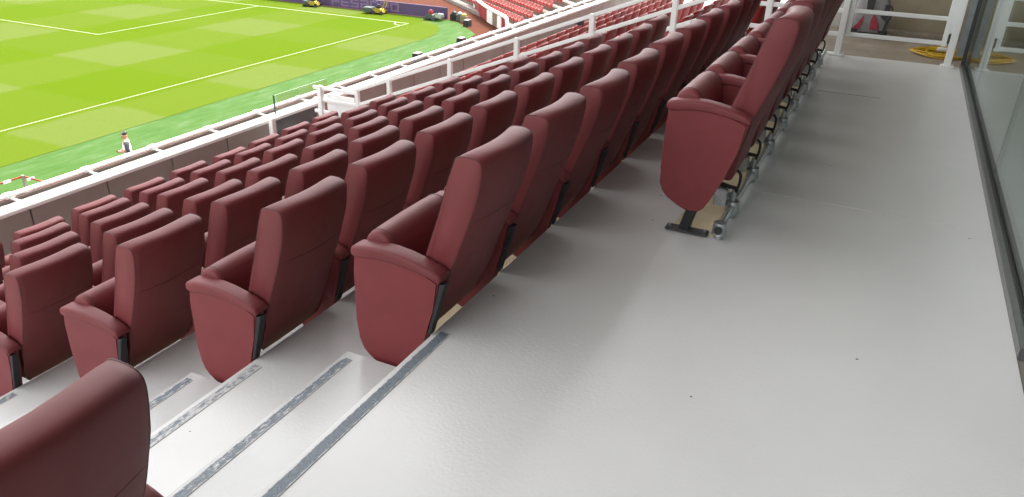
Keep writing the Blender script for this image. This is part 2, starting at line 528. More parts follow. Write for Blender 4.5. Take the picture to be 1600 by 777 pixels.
for i in range(12):
    a0, a1 = math.pi + i * math.pi / 24, math.pi + (i + 1) * math.pi / 24
    q = [(CX - 0.09 + 1.0 * math.cos(a0), CY - 0.09 + 1.0 * math.sin(a0)), (CX - 0.09 + 1.0 * math.cos(a1), CY - 0.09 + 1.0 * math.sin(a1)),
         (CX - 0.09 + 0.88 * math.cos(a1), CY - 0.09 + 0.88 * math.sin(a1)), (CX - 0.09 + 0.88 * math.cos(a0), CY - 0.09 + 0.88 * math.sin(a0))]
    bm.faces.new([bm.verts.new((x, y, ZF + 0.008)) for x, y in q])
struct('pitch_line', finish(bm, 'pitch_line'), 'line')

CEIL_X, CEIL_Z = -6.2, 10.0
# unseen storey above (soffit height and edges shaped for the light on the seats) and the lounge behind the glass
struct('ceiling', box_mesh('ceiling', CEIL_X, 5.0, -4.0, YF, CEIL_Z, CEIL_Z + 0.4), 'ceiling')
struct('lounge_ceiling', box_mesh('lounge_ceiling', 0.74, 5.0, YN, YF, 3.1, 3.5), 'ceiling')
struct('upper_wall', box_mesh('upper_wall', 0.655, 0.735, YN, YF, 3.1, CEIL_Z - 0.001), 'dark_panel')
struct('lounge_floor', box_mesh('lounge_floor', 0.745, 5.0, YN, 8.2, -0.25, -0.003), 'lounge')
struct('lounge_wall', box_mesh('lounge_wall', 3.8, 4.0, YN, 10.4, -0.003, 3.1), 'loungewall')
struct('threshold_floor', box_mesh('threshold_floor', 0.6565, 0.7445, YN, 2.86, -0.25, -0.005), 'stone')

# ================================================================== glass front
gf = empty('glass_wall', (0.70, 5.6, 0))
tag(gf, 'frameless glass wall in a dark aluminium channel along the right of the deck', 'glass wall')
GX = 0.70
def gpart(name, me, mat, parent=None):
    o = mesh_obj(name, me, mat, parent or gf)
    if parent is None:
        o.location = (-0.70, -5.6, 0)
    return o
bm = bmesh.new()
box(bm, 0.6555, 0.683, 2.86, 8.24, -0.05, 0.042, 0.003)
box(bm, 0.721, 0.7435, 2.86, 8.24, -0.05, 0.042, 0.003)
ch = gpart('floor_channel', finish(bm, 'floor_channel'), 'alu')
bm = bmesh.new()
box(bm, 0.6835, 0.6935, 2.862, 8.238, -0.05, 0.036)
box(bm, 0.7065, 0.7205, 2.862, 8.238, -0.05, 0.036)
gpart('gasket', finish(bm, 'gasket'), 'gasket', ch)
ys = [2.95, 4.84, 6.87, 8.235]
for a, b in zip(ys, ys[1:]):
    p = gpart('pane', box_mesh('pane', 0.694, 0.706, a + 0.004, b - 0.004, 0.0, 3.098), 'glass')
    bm = bmesh.new()
    box(bm, 0.6935, 0.7065, a + 0.0005, a + 0.0035, 0.0, 3.098)
    gpart('pane_edge', finish(bm, 'pane_edge'), 'glass_edge', p)
gpart('patch_fitting', box_mesh('patch_fitting', 0.688, 0.712, 2.90, 2.949, 0.02, 0.16, bev=0.004), 'galv')
pm = gpart('end_post', box_mesh('end_post', 0.66, 0.693, 8.242, 8.285, 0.0, 3.099, bev=0.003), 'gasket')
gpart('post_cover', box_mesh('post_cover', 0.60, 0.66, 8.262, 8.285, 0.10, 3.098, bev=0.003), 'alu', pm)

# ================================================================== maroon seats
X0 = 0.6      # measured profile x + X0 -> seat-local x
BW, BY0 = 0.405, 0.080          # back width, where it starts after the armrest
PITCH = 0.558
back_pts = [(-0.020, 0.31), (-0.018, 0.40), (0.022, 0.54), (0.050, 0.63), (0.077, 0.71), (0.103, 0.79), (0.134, 0.90), (0.157, 0.975), (0.165, 0.997), (0.183, 1.009),
            (0.212, 1.012), (0.241, 1.008), (0.258, 0.997), (0.264, 0.978), (0.262, 0.94), (0.249, 0.862), (0.226, 0.79), (0.205, 0.726), (0.176, 0.65), (0.150, 0.58), (0.108, 0.46), (0.070, 0.36), (0.048, 0.315), (0.032, 0.286), (0.004, 0.277)]
prof = catmull(back_pts, 2)
back_deck = back_pts[:]
back_deck[0], back_deck[1] = (0.020, 0.275), (0.0, 0.40)
back_deck[-5:] = [(0.122, 0.46), (0.104, 0.36), (0.096, 0.29), (0.080, 0.252), (0.048, 0.244)]
prof_deck = catmull(back_deck, 2)
def half_width(z):
    z += 0.0
    t = min(1.0, max(0.0, (0.40 - z) / 0.134))
    return BW / 2 - 0.075 * (1 - math.sqrt(max(0.0, 1 - t * t * 0.98)))
def back_mesh(prof, zlow):
    bm = bmesh.new()
    cxp = 0.13
    secs = [(-1.0, 0.0075), (-0.988, 0.002), (-0.97, 0.0), (-0.85, 0), (-0.62, 0), (-0.38, 0), (-0.12, 0), (0.12, 0), (0.38, 0), (0.62, 0), (0.85, 0), (0.97, 0.0), (0.988, 0.002), (1.0, 0.0075)]
    rings = []
    n = len(prof)
    for s, ins in secs:
        ring = []
        for i, (x, z) in enumerate(prof):
            a, b = prof[i - 1], prof[(i + 1) % n]
            tx, tz = b[0] - a[0], b[1] - a[1]
            L = math.hypot(tx, tz) or 1
            nx, nz = tz / L, -tx / L          # inward or outward, fixed below
            if nx * (cxp - x) + nz * (0.6 - z) < 0 and (z > 0.95 or z < 0.3):
                nx, nz = -nx, -nz
            elif 0.3 <= z <= 0.95:
                mid = 0.05 + (z - 0.3) * 0.2
                if nx * (mid + 0.03 - x) < 0:
                    nx, nz = -nx, -nz
            hw = half_width(z - zlow)
            bow = 0.030 * (1 - s * s) * min(1, max(0, (z - 0.25) / 0.4))
            bulge = 0.0
            if x < 0.05 + (z - 0.3) * 0.25 and 0.45 < z < 0.97:   # padded front
                bulge = -0.012 * (1 - s ** 4)
            dip = -0.010 * abs(s) ** 6 * max(0, (z - 0.9) / 0.1)
            ring.append(bm.verts.new((x + nx * ins + bow + bulge, BY0 + BW / 2 + s * hw, z + nz * ins + dip)))
        rings.append(ring)
    for A, B in zip(rings, rings[1:]):
        for i in range(n):
            bm.faces.new((A[i], A[(i + 1) % n], B[(i + 1) % n], B[i]))
    bm.faces.new(rings[0])
    bm.faces.new(rings[-1][::-1])
    return finish(bm, 'backrest', True, 55)
def back_piping(s, prof, zlow):
    bm = bmesh.new()
    if True:
        pts = []
        for x, z in prof:
            hw = half_width(z - zlow)
            dip = -0.010 * abs(s) ** 6 * max(0, (z - 0.9) / 0.1)
            pts.append((x, BY0 + BW / 2 + s * hw, z + dip))
        tube(bm, pts, 0.0017, 5, closed=True)
    return finish(bm, 'piping', True)
def rear_seam():
    bm = bmesh.new()
    tube(bm, [(0.2182 + 0.030 * (1 - q * q), BY0 + BW / 2 + q * (BW / 2 - 0.003), 0.765) for q in [k / 6 - 1 for k in range(13)]], 0.0012, 5)
    return finish(bm, 'seam', True)
def arm_mesh():
    st = [(-0.229, 0.598, 0.588, 0.7), (-0.225, 0.610, 0.579, 0.92), (-0.212, 0.618, 0.574, 0.99), (-0.17, 0.626, 0.577, 1), (-0.12, 0.631, 0.585, 1), (-0.06, 0.630, 0.587, 1), (0.0, 0.622, 0.582, 1), (0.06, 0.609, 0.573, 1), (0.11, 0.595, 0.562, 1), (0.140, 0.584, 0.553, 0.98), (0.148, 0.575, 0.557, 0.85)]
    bm = bmesh.new()
    rings = []
    for x, zt, zb, ws in st:
        hw = 0.038 * ws
        h = (zt - zb)
        r = min(0.013, h * 0.45)
        pts = []
        for cy, cz, a0 in ((hw - r, zt - r, 0), (-hw + r, zt - r, 90), (-hw + r * 0.6, zb + r * 0.6, 180), (hw - r * 0.6, zb + r * 0.6, 270)):
            rr = r if a0 < 180 else r * 0.6
            for k in range(4):
                a = math.radians(a0 + 30 * k)
                pts.append((x, 0.038 + cy + rr * math.cos(a), cz + rr * math.sin(a)))
        rings.append([bm.verts.new(p) for p in pts])
    n = len(rings[0])
    for A, B in zip(rings, rings[1:]):
        for i in range(n):
            bm.faces.new((A[i], A[(i + 1) % n], B[(i + 1) % n], B[i]))
    bm.faces.new(rings[0])
    bm.faces.new(rings[-1][::-1])
    return finish(bm, 'armrest', True, 60)
panel_top = [(-0.218, 0.570), (-0.17, 0.577), (-0.12, 0.585), (-0.06, 0.587), (0.0, 0.582), (0.06, 0.573), (0.11, 0.562), (0.136, 0.548)]
panel_pts = panel_top + [(0.112, 0.43), (0.071, 0.297), (0.045, 0.235), (0.018, 0.173), (-0.004, 0.132), (-0.030, 0.112), (-0.058, 0.108), (-0.090, 0.112), (-0.125, 0.130), (-0.180, 0.160), (-0.203, 0.185), (-0.219, 0.225), (-0.2225, 0.30), (-0.222, 0.42), (-0.220, 0.52)]
def panel_mesh():
    bm = bmesh.new()
    prism(bm, panel_pts, 0.007, 0.062, 0.006, 3)
    return finish(bm, 'side_panel', True, 40)
cush_pts = [(-0.205, 0.575), (-0.203, 0.62), (-0.183, 0.652), (-0.145, 0.665), (-0.108, 0.652), (-0.086, 0.615), (-0.074, 0.55), (-0.055, 0.46), (-0.035, 0.36), (-0.05, 0.31), (-0.10, 0.31), (-0.145, 0.36), (-0.18, 0.48)]
cprof = catmull(cush_pts, 2)
def cushion_mesh():
    bm = bmesh.new()
    rings = []
    cx_, cz_ = -0.13, 0.50
    for s, k in ((-1, 0.86), (-0.985, 0.94), (-0.95, 0.985), (-0.87, 1.0), (-0.6, 1.015), (0, 1.025), (0.6, 1.015), (0.87, 1.0), (0.95, 0.985), (0.985, 0.94), (1, 0.86)):
        rings.append([bm.verts.new((cx_ + (x - cx_) * k, BY0 + BW / 2 + s * 0.222, cz_ + (z - cz_) * k)) for x, z in cprof])
    n = len(cprof)
    for A, B in zip(rings, rings[1:]):
        for i in range(n):
            bm.faces.new((A[i], A[(i + 1) % n], B[(i + 1) % n], B[i]))
    bm.faces.new(rings[0])
    bm.faces.new(rings[-1][::-1])
    return finish(bm, 'seat_cushion', True, 70)
def cushion_seam(s):
    bm = bmesh.new()
    if True:
        tube(bm, [(x, BY0 + BW / 2 + s * 0.222, z) for x, z in cprof], 0.0022, 5, closed=True)
    return finish(bm, 'piping', True)
def bracket_mesh():
    bm = bmesh.new()
    prism(bm, [(0.140, 0.545), (0.166, 0.553), (0.126, 0.42), (0.100, 0.33), (0.086, 0.33), (0.112, 0.42)], 0.008, 0.042, 0.003, 1)
    return finish(bm, 'hinge_bracket')
def leg_mesh():
    bm = bmesh.new()
    prism(bm, [(-0.078, 0.125), (-0.028, 0.125), (-0.058, 0.010), (-0.108, 0.010)], 0.012, 0.050, 0.003, 1)
    return finish(bm, 'leg')
def plate_mesh():
    bm = bmesh.new()
    box(bm, -0.165, 0.035, -0.012, 0.052, 0.0045, 0.0155, 0.003)
    return finish(bm, 'base_plate')
def bolts_mesh():
    bm = bmesh.new()
    tube(bm, [(0, 0.02, 0.0155), (0, 0.02, 0.024)], 0.007, 6)
    return finish(bm, 'bolt')
def hook_mesh():
    bm = bmesh.new()
    tube(bm, [(0.0, 0.31, 0.165), (0.05, 0.31, 0.155), (0.095, 0.31, 0.150)], 0.010, 6)
    tube(bm, catmull([(0.075, 0.31, 0.245), (0.098, 0.31, 0.225), (0.100, 0.31, 0.18), (0.090, 0.31, 0.13)], 4, False), 0.0075, 6)
    return finish(bm, 'hook', True, 40)
def clip_mesh():
    bm = bmesh.new()
    box(bm, -0.005, 0.055, 0.26, 0.34, 0.06, 0.15, 0.006)
    return finish(bm, 'mounting_block')
PM = dict(backrest=(back_mesh(prof, 0.012), 'leather'), backrest_deck=(back_mesh(prof_deck, -0.022), 'leather'), armrest=(arm_mesh(), 'leather'), side_panel=(panel_mesh(), 'leather_side'), seat_cushion=(cushion_mesh(), 'leather'),
          hinge_bracket=(bracket_mesh(), 'black'), leg=(leg_mesh(), 'black'), base_plate=(plate_mesh(), 'plate'))
for me, m_ in PM.values():
    me.materials.append(MAT[m_])
me_pip, me_pip_deck, me_seam = [back_piping(q, prof, 0.012) for q in (-0.982, 0.982)], [back_piping(q, prof_deck, -0.022) for q in (-0.982, 0.982)], [cushion_seam(-0.87), cushion_seam(0.87)]
me_rear = rear_seam()
me_rear.materials.append(MAT['piping'])
me_bolt, me_hook, me_clip = bolts_mesh(), hook_mesh(), clip_mesh()
for me in me_pip + me_pip_deck + me_seam:
    me.materials.append(MAT['piping'])
me_bolt.materials.append(MAT['galv'])
me_hook.materials.append(MAT['black']); me_clip.materials.append(MAT['galv'])

def build_seat(root, near=True, far=False, hook=False):
    b = link(bpy.data.objects.new('backrest', PM['backrest_deck' if hook else 'backrest'][0]), root)
    for q in (me_pip_deck if hook else me_pip):
        link(bpy.data.objects.new('piping', q), b)
    link(bpy.data.objects.new('seam', me_rear), b)
    c = link(bpy.data.objects.new('seat_cushion', PM['seat_cushion'][0]), root)
    for q in me_seam:
        link(bpy.data.objects.new('piping', q), c)
    ofs = ([0.0] if near else []) + ([BY0 + BW - 0.004] if far else [])
    for dy in ofs:
        for nm in ('armrest', 'side_panel') if hook else ('armrest', 'side_panel', 'hinge_bracket'):
            o = link(bpy.data.objects.new(nm, PM[nm][0]), root)
            o.location.y = dy
        lg = link(bpy.data.objects.new('leg', PM['leg'][0]), root)
        lg.location.y = dy
        pl = link(bpy.data.objects.new('base_plate', PM['base_plate'][0]), lg)
        for bx_ in (-0.148, 0.018):
            link(bpy.data.objects.new('bolt', me_bolt), pl).location.x = bx_
    if hook:
        h = link(bpy.data.objects.new('hook', me_hook), root)
        link(bpy.data.objects.new('mounting_block', me_clip), root)
    return root

rrow = ['', 'top row standing on the deck', 'second row, just below the deck edge', 'third row from the top', 'fourth row from the top', 'fifth row from the top', 'sixth row from the top', 'seventh row from the top', 'front row behind the parapet']
for r in range(1, ROWS + 1):
    n = 8 if r == 1 else 11
    y0 = ROW_END[r]
    n = int((8.12 - 0.06 - y0) / PITCH)
    for i in range(n):
        rt_ = empty('stadium_seat', (-0.6 + XOFF[r], y0 + PITCH * i, -DROP * (r - 1)))
        rt_.rotation_euler.z = random.uniform(-0.006, 0.006) if i else 0
        rt_.rotation_euler.y = random.uniform(-0.012, 0.012) if i else 0
        build_seat(rt_, True, i == n - 1, r == 1)
        pos = 'at the aisle end' if i == 0 else ('at the railing end' if i == n - 1 else ORD[i + 1] + ' from the aisle')
        tag(rt_, 'maroon leather tip-up seat, %s, %s' % (pos, rrow[r]), 'seat', 'maroon leather seats in rows')
rt_ = empty('stadium_seat', (-0.6 + XOFF[2], 0.765 - BY0 - BW, -DROP))
build_seat(rt_, True, True)
tag(rt_, 'close-up back of a maroon leather seat in the lower left corner, across the aisle steps', 'seat', 'maroon leather seats in rows')

# galvanised floor rail behind the top row
ra = empty('mounting_rail', (-0.515, 3.36, 0))
tag(ra, 'galvanised pipe rail with clamps on the floor behind the top row of seats', 'rail')
mesh_obj('pipe', tube_mesh('pipe', [(0, 0.01, 0.055), (0, 4.75, 0.055)], 0.017, 10), 'galv', ra)
bm = bmesh.new()
tube(bm, [(0, -0.012, 0.055), (0, 0.0, 0.055)], [0.016, 0.016], 10)
cl0 = None
for i in range(9):
    yy = 0.0 if i == 0 else 0.30 + PITCH * (i - 1) 
    bmc = bmesh.new()
    tube(bmc, [(0, yy - 0.003, 0.026), (0, yy - 0.003, 0.04), (0, yy - 0.003, 0.084)], [0.036, 0.034, 0.030], 12)
    tube(bmc, [(0, yy - 0.003, 0.004), (0, yy - 0.003, 0.026)], [0.020, 0.020], 10)
    c = mesh_obj('clamp', finish(bmc, 'clamp', True, 40), 'galv', ra)
    if i:
        bmb = bmesh.new()
        tube(bmb, [(-0.005, yy, 0.084), (-0.005, yy, 0.135)], [0.012, 0.012], 8)
        tube(bmb, [(-0.005, yy, 0.10), (-0.005, yy, 0.112)], [0.02, 0.02], 6)
        mesh_obj('bolt', finish(bmb, 'bolt', True, 40), 'galv', c)
bm.free()
bmc = bmesh.new()
tube(bmc, [(0, -0.043, 0.055), (0, -0.030, 0.055)], 0.02, 12)
c = mesh_obj('pipe_mouth', finish(bmc, 'pipe_mouth', True, 40), 'gasket', ra)

# ================================================================== red plastic seats
def red_meshes():
    bm = bmesh.new()
    pr = [(0.075, 0.30), (0.125, 0.55), (0.155, 0.70), (0.185, 0.825), (0.20, 0.84), (0.222, 0.835), (0.205, 0.80), (0.178, 0.68), (0.148, 0.53), (0.10, 0.30)]
    ring = []
    secs = [(-0.238, 0.0, -0.03), (-0.21, 0.0, 0), (-0.1, 0.018, 0), (0.0, 0.022, 0), (0.1, 0.018, 0), (0.21, 0.0, 0), (0.238, 0.0, -0.03)]
    for y, bow, fwd in secs:
        ring.append([bm.verts.new((x + bow + fwd * 1.2, y, z - (0.03 if fwd else 0) * (1 if z > 0.75 else 0))) for x, z in pr])
    n = len(pr)
    for A, B in zip(ring, ring[1:]):
        for i in range(n):
            bm.faces.new((A[i], A[(i + 1) % n], B[(i + 1) % n], B[i]))
    bm.faces.new(ring[0]); bm.faces.new(ring[-1][::-1])
    back = finish(bm, 'shell_back', True, 50)
    bm = bmesh.new()
    prism(bm, [(-0.10, 0.60), (-0.06, 0.625), (-0.03, 0.60), (0.03, 0.42), (0.07, 0.37), (0.03, 0.345), (-0.03, 0.38), (-0.075, 0.50)], -0.205, 0.205, 0.012, 2)
    seat = finish(bm, 'tip_up_seat', True, 50)
    bm = bmesh.new()
    box(bm, 0.02, 0.075, -0.03, 0.03, 0.0, 0.37, 0.005)
    box(bm, -0.03, 0.15, -0.19, -0.17, 0.32, 0.44)
    box(bm, -0.03, 0.15, 0.17, 0.19, 0.32, 0.44)
    ped = finish(bm, 'pedestal')
    bm = bmesh.new()
    tube(bm, [(0.165, -0.232, 0.70), (0.172, -0.222, 0.80), (0.205, -0.195, 0.842), (0.224, -0.1, 0.846), (0.228, 0, 0.846), (0.224, 0.1, 0.846), (0.205, 0.195, 0.842), (0.172, 0.222, 0.80), (0.165, 0.232, 0.70)], 0.011, 6)
    rim = finish(bm, 'rim', True)
    return back, seat, ped, rim
rb, rs, rp_, rr_ = red_meshes()
for me, m_ in ((rb, 'red'), (rs, 'red'), (rp_, 'riser'), (rr_, 'red_rim_lit')):
    me.materials.append(MAT[m_])
red0 = None
cnt = {2: 3, 3: 6, 4: 10, 5: 14, 6: 19, 7: 24, 8: 27}
for r in range(2, 9):
    for i in range(cnt[r]):
        loc = (-0.62 + XOFF[r], 8.53 + 0.5 * i, -DROP * (r - 1))
        if red0 is None:
            o = empty('plastic_seat', loc)
            b = link(bpy.data.objects.new('shell_back', rb), o)
            link(bpy.data.objects.new('rim', rr_), b)
            link(bpy.data.objects.new('tip_up_seat', rs), o)
            link(bpy.data.objects.new('pedestal', rp_), o)
            red0 = o
        else:
            o = copy_tree(red0)
            o.location = loc
        tag(o, 'red plastic tip-up seat, %s beyond the sloping railing, %s' % (ORD[i + 1], 'front row' if r == 8 else ORD[9 - r] + ' row up from the parapet'), 'seat', 'red plastic seats beyond the sloping railing')
dv = empty('camera_body', (-5.2 + 0.02, 13.72, -0.955))
tag(dv, 'small black camera resting on top of the red seats beyond the railing', 'camera')
bm = bmesh.new()
box(bm, -0.04, 0.05, -0.08, 0.08, 0.0, 0.09, 0.01)
mesh_obj('body', finish(bm, 'body'), 'black', dv)
bm = bmesh.new()
tube(bm, [(-0.04, 0.01, 0.045), (-0.12, 0.01, 0.045)], 0.035, 10)
mesh_obj('lens', finish(bm, 'lens', True, 40), 'plate', dv)

# ================================================================== parapet
PX = -7.15
par = empty('parapet', (PX, 6.0, -2.275))
tag(par, 'low grey panelled parapet with white coping and handrail in front of the seats', 'parapet')
def ppart(name, me, mat, parent=None):
    o = mesh_obj(name, me, mat, parent or par)
    if parent is None:
        o.location = (-PX, -6.0, 2.275)
    return o
pw = 0.864
PZ = -1.535
i0 = int((YN - 4.186) / pw) - 1
i1 = int((YF - 4.186) / pw)
sharedp = box_mesh('panel', PX - 0.04, PX, 0.006, pw - 0.006, -2.8, PZ - 0.003, bev=0.004)
sharedp.materials.append(MAT['parapet'])
vis = []
for i in range(i0, i1):
    y = 4.186 + pw * i
    if 7.3 < y + pw / 2 < 8.2:
        o = ppart('panel', box_mesh('panel', PX - 0.04, PX, 0.006, pw - 0.006, -2.8, PZ - 0.003, bev=0.004), 'dark_panel')  # dark space of the open gap below the coping, painted as a panel
        tag(o, 'dark panel standing in for the open gap by the foot of the railing')
    else:
        o = ppart('panel', sharedp, None)
    o.location = (-PX, -6.0 + y, 2.275)
ppart('backing', box_mesh('backing', PX - 0.14, PX - 0.045, YN, YF, -3.4, PZ - 0.005), 'riser')
ppart('coping', box_mesh('coping', PX - 0.165, PX + 0.02, YN, YF, PZ, PZ + 0.045, bev=0.008), 'white')
ppart('gutter', box_mesh('gutter', PX - 0.30, PX - 0.168, YN, YF, PZ - 0.05, PZ + 0.012, bev=0.004), 'parapet')
ppart('gutter_lip', box_mesh('gutter_lip', PX - 0.30, PX - 0.275, YN, YF, PZ + 0.013, PZ + 0.040), 'parapet')
ppart('handrail', box_mesh('handrail', PX - 0.325, PX - 0.255, YN, YF, PZ + 0.062, PZ + 0.095, bev=0.01), 'white')
shs = box_mesh('rail_bracket', PX - 0.31, PX - 0.12, -0.012, 0.012, PZ + 0.046, PZ + 0.061)
shs.materials.append(MAT['white'])
bmt = bmesh.new()
box(bmt, PX - 0.335, PX - 0.245, -0.05, 0.05, PZ + 0.055, PZ + 0.101, 0.008)
shj = finish(bmt, 'rail_sleeve')
shj.materials.append(MAT['white'])
for i in range(-9, 45):
    y = 4.186 + pw * i
    if y > YF - 1:
        break
    o = ppart('rail_bracket', shs, None)
    o.location = (-PX, -6.0 + y, 2.275)
    o = ppart('rail_sleeve', shj, None)
    o.location = (-PX, -6.0 + y, 2.275)
struct('front_slab', box_mesh('front_slab', PX - 0.3, edge(ROWS) - 0.001, YN, YF, -3.0, -DROP * (ROWS - 1)), 'deck')

gs = empty('glass_screen', (PX - 0.1, 8.35, PZ + 0.046))
tag(gs, 'small clear glass screen with a dark edge standing on the parapet coping', 'glass screen')
mesh_obj('pane', box_mesh('pane', -0.006, 0.006, -0.56, 0.55, 0.0, 0.25), 'screen', gs)
mesh_obj('edge_strip', box_mesh('edge_strip', -0.008, 0.008, -0.575, -0.561, 0.0, 0.255), 'glass_edge', gs)

# ================================================================== sloping railing
FY = 8.22
rl = empty('sloping_railing', (-4.0, FY, -1.2))
tag(rl, 'white sloping railing stepping down the end of the maroon seat rows', 'railing')
def rpart(name, me, mat='white', parent=None):
    o = mesh_obj(name, me, mat, parent or rl)
    if parent is None:
        o.location = (4.0, -FY, 1.2)
    return o
sl = DROP / RP
zl = lambda x, off: (x - EDGE) * sl + off
XA, XB = -6.22, -1.29
for off in (0.20, 0.42, 0.61, 0.81):
    rpart('rail', bar_mesh('rail', (XA, FY, zl(XA, off)), (XB, FY, zl(XB, off)), 0.034, 0.042))
for x in (-6.2, -5.68, -4.77, -3.87, -2.96, -2.06):
    rw = sum(1 for q in range(2, 9) if x < edge(q))
    rpart('post', box_mesh('post', x - 0.03, x + 0.03, FY - 0.026, FY + 0.026, -DROP * rw, zl(x, 0.83), bev=0.006))
for z in (-1.17, -1.33, -1.5):
    rpart('rail', bar_mesh('rail', (-6.19, FY, z), (-6.93, FY, z), 0.034, 0.042))
rpart('post', box_mesh('post', -6.85, -6.78, FY - 0.035, FY + 0.035, -2.275, -1.14, bev=0.006))
rpart('infill_panel', box_mesh('infill_panel', -6.74, -6.28, FY + 0.03, FY + 0.045, -1.75, -1.25, bev=0.004))

fr = empty('front_rail', (-6.98, 7.8, -2.275))
tag(fr, 'short white tube rail on a post in front of the dark gap in the parapet', 'rail')
for nm, me in (('rail', bar_mesh('rail', (0.0, -0.75, 0.52), (0.0, 0.47, 0.52), 0.04, 0.04)), ('post', box_mesh('post', -0.035, 0.035, -0.42, -0.35, 0.0, 0.86, bev=0.006))):
    mesh_obj(nm, me, 'white', fr)

# deck fence left of the gate
fe = empty('deck_fence', (-0.8, 8.25, 0))
tag(fe, 'white horizontal-bar fence between the sloping railing and the gate', 'fence')
for z in (0.20, 0.42, 0.61, 0.81, 1.05):
    mesh_obj('rail', bar_mesh('rail', (-0.50, 0, z), (-0.32, 0, z), 0.034, 0.042), 'white', fe)
    mesh_obj('rail', bar_mesh('rail', (-0.32, 0, z), (0.36, 0, z), 0.034, 0.042), 'white', fe)
for x in (-0.32, 0.385):
    p = mesh_obj('post', box_mesh('post', x - 0.03, x + 0.03, -0.03, 0.03, 0.0, 1.1, bev=0.006), 'white', fe)
    mesh_obj('foot_plate', box_mesh('foot_plate', x - 0.11, x + 0.06, -0.045, 0.045, -0.003, 0.022, bev=0.008), 'white', p)
# gate
ga = empty('deck_gate', (-0.39, 8.27, 0))
tag(ga, 'white steel gate of horizontal bars closing the far end of the deck', 'gate')
for z in (0.205, 0.425, 0.645, 0.865, 1.085):
    mesh_obj('bar', bar_mesh('bar', (0.03, 0, z), (0.87, 0, z), 0.03, 0.036), 'white', ga)
for x in (0.03, 0.87):
    mesh_obj('stile', box_mesh('stile', x - 0.022, x + 0.022, -0.02, 0.02, 0.18, 1.12, bev=0.004), 'white', ga)
for z in (0.32, 0.9):
    mesh_obj('hinge', box_mesh('hinge', -0.012, 0.01, -0.03, 0.03, z, z + 0.09, bev=0.004), 'white', ga)
gp = empty('gate_post', (0.55, 8.262, 0))
tag(gp, 'white square gate post with foot plate beside the glass wall', 'post')
mesh_obj('post', box_mesh('post', -0.03, 0.03, -0.03, 0.03, 0.0, 2.2, bev=0.006), 'white', gp)
mesh_obj('foot_plate', box_mesh('foot_plate', -0.055, 0.06, -0.05, 0.045, -0.003, 0.018, bev=0.006), 'white', gp)
mesh_obj('latch_plate', box_mesh('latch_plate', -0.05, -0.0305, -0.015, 0.015, 0.30, 2.0, bev=0.003), 'white', gp)
mesh_obj('latch', box_mesh('latch', -0.052, -0.031, -0.012, 0.012, 0.21, 0.29), 'plate', gp)

# walkway beyond the gate
bw = mesh_obj('end_wall', box_mesh('end_wall', -0.55, 3.79, 10.07, 10.3, -0.25, 3.09), 'beige')
tag(bw, 'beige rendered wall beyond the white gate', 'wall')
cw = mesh_obj('concrete_wall', box_mesh('concrete_wall', -1.2, -0.56, 10.4, 10.55, -0.25, 1.6), 'riser')
tag(cw, 'pale concrete wall glimpsed between the top row of seats and the gate', 'wall')
kb = mesh_obj('wall_kerb', box_mesh('wall_kerb', -0.55, 2.6, 9.86, 10.065, -0.01, 0.03, bev=0.01), 'browncon')
tag(kb, 'low concrete kerb at the foot of the beige wall', 'kerb')

# backpack
bp = empty('backpack', (-0.22, 9.66, -0.004))
tag(bp, 'grey and crimson backpack standing behind the white gate', 'backpack')
bm = bmesh.new()
secs = [(0.0, 0.17, 0.10), (0.03, 0.19, 0.125), (0.12, 0.195, 0.13), (0.25, 0.185, 0.125), (0.38, 0.165, 0.11), (0.46, 0.13, 0.085), (0.50, 0.07, 0.05)]
rings = []
for z, a, b in secs:
    rings.append([bm.verts.new((a * math.copysign(abs(math.cos(t)) ** 0.55, math.cos(t)), b * math.copysign(abs(math.sin(t)) ** 0.55, math.sin(t)) + z * 0.12, z)) for t in [2 * math.pi * k / 20 for k in range(20)]])
for A, B in zip(rings, rings[1:]):
    for i in range(20):
        bm.faces.new((A[i], A[(i + 1) % 20], B[(i + 1) % 20], B[i]))
bm.faces.new(rings[0][::-1]); bm.faces.new(rings[-1])
mesh_obj('bag_body', finish(bm, 'bag_body', True, 60), 'bag_grey', bp)
bm = bmesh.new()
box(bm, -0.2, 0.2, -0.14, 0.10, 0.0, 0.075, 0.025)
mesh_obj('base', finish(bm, 'base', True, 40), 'bag_dark', bp)
def bagpanel(name, poly, y, mat):
    bm_ = bmesh.new()
    prism(bm_, poly, y - 0.012, y, 0.005, 2)
    mesh_obj(name, finish(bm_, name, True, 40), mat, bp)
bagpanel('accent_panel', [(0.015, 0.085), (0.085, 0.08), (0.105, 0.11), (0.07, 0.19), (0.035, 0.255), (0.012, 0.18)], -0.132, 'bag_red')
bagpanel('accent_panel', [(-0.165, 0.08), (-0.10, 0.075), (-0.065, 0.15), (-0.062, 0.24), (-0.11, 0.135)], -0.132, 'bag_red')
bagpanel('front_strip', [(-0.05, 0.27), (0.012, 0.27), (0.02, 0.44), (-0.065, 0.44)], -0.118, 'bag_dark')
bagpanel('side_pocket', [(0.10, 0.22), (0.15, 0.18), (0.18, 0.25), (0.17, 0.34), (0.13, 0.33)], -0.10, 'bag_dark')
bm = bmesh.new()
tube(bm, catmull([(0.12, -0.10, 0.34), (0.19, -0.09, 0.33), (0.205, -0.08, 0.24), (0.17, -0.10, 0.16), (0.16, -0.12, 0.06), (0.22, -0.16, 0.02), (0.25, -0.22, 0.012)], 4, False), 0.009, 6)
mesh_obj('strap', finish(bm, 'strap', True), 'bag_dark', bp)
bm = bmesh.new()
tube(bm, catmull([(-0.03, 0.03, 0.49), (-0.02, 0.02, 0.54), (0.02, 0.02, 0.54), (0.03, 0.03, 0.49)], 4, False), 0.008, 6)
mesh_obj('grab_handle', finish(bm, 'grab_handle', True), 'bag_dark', bp)

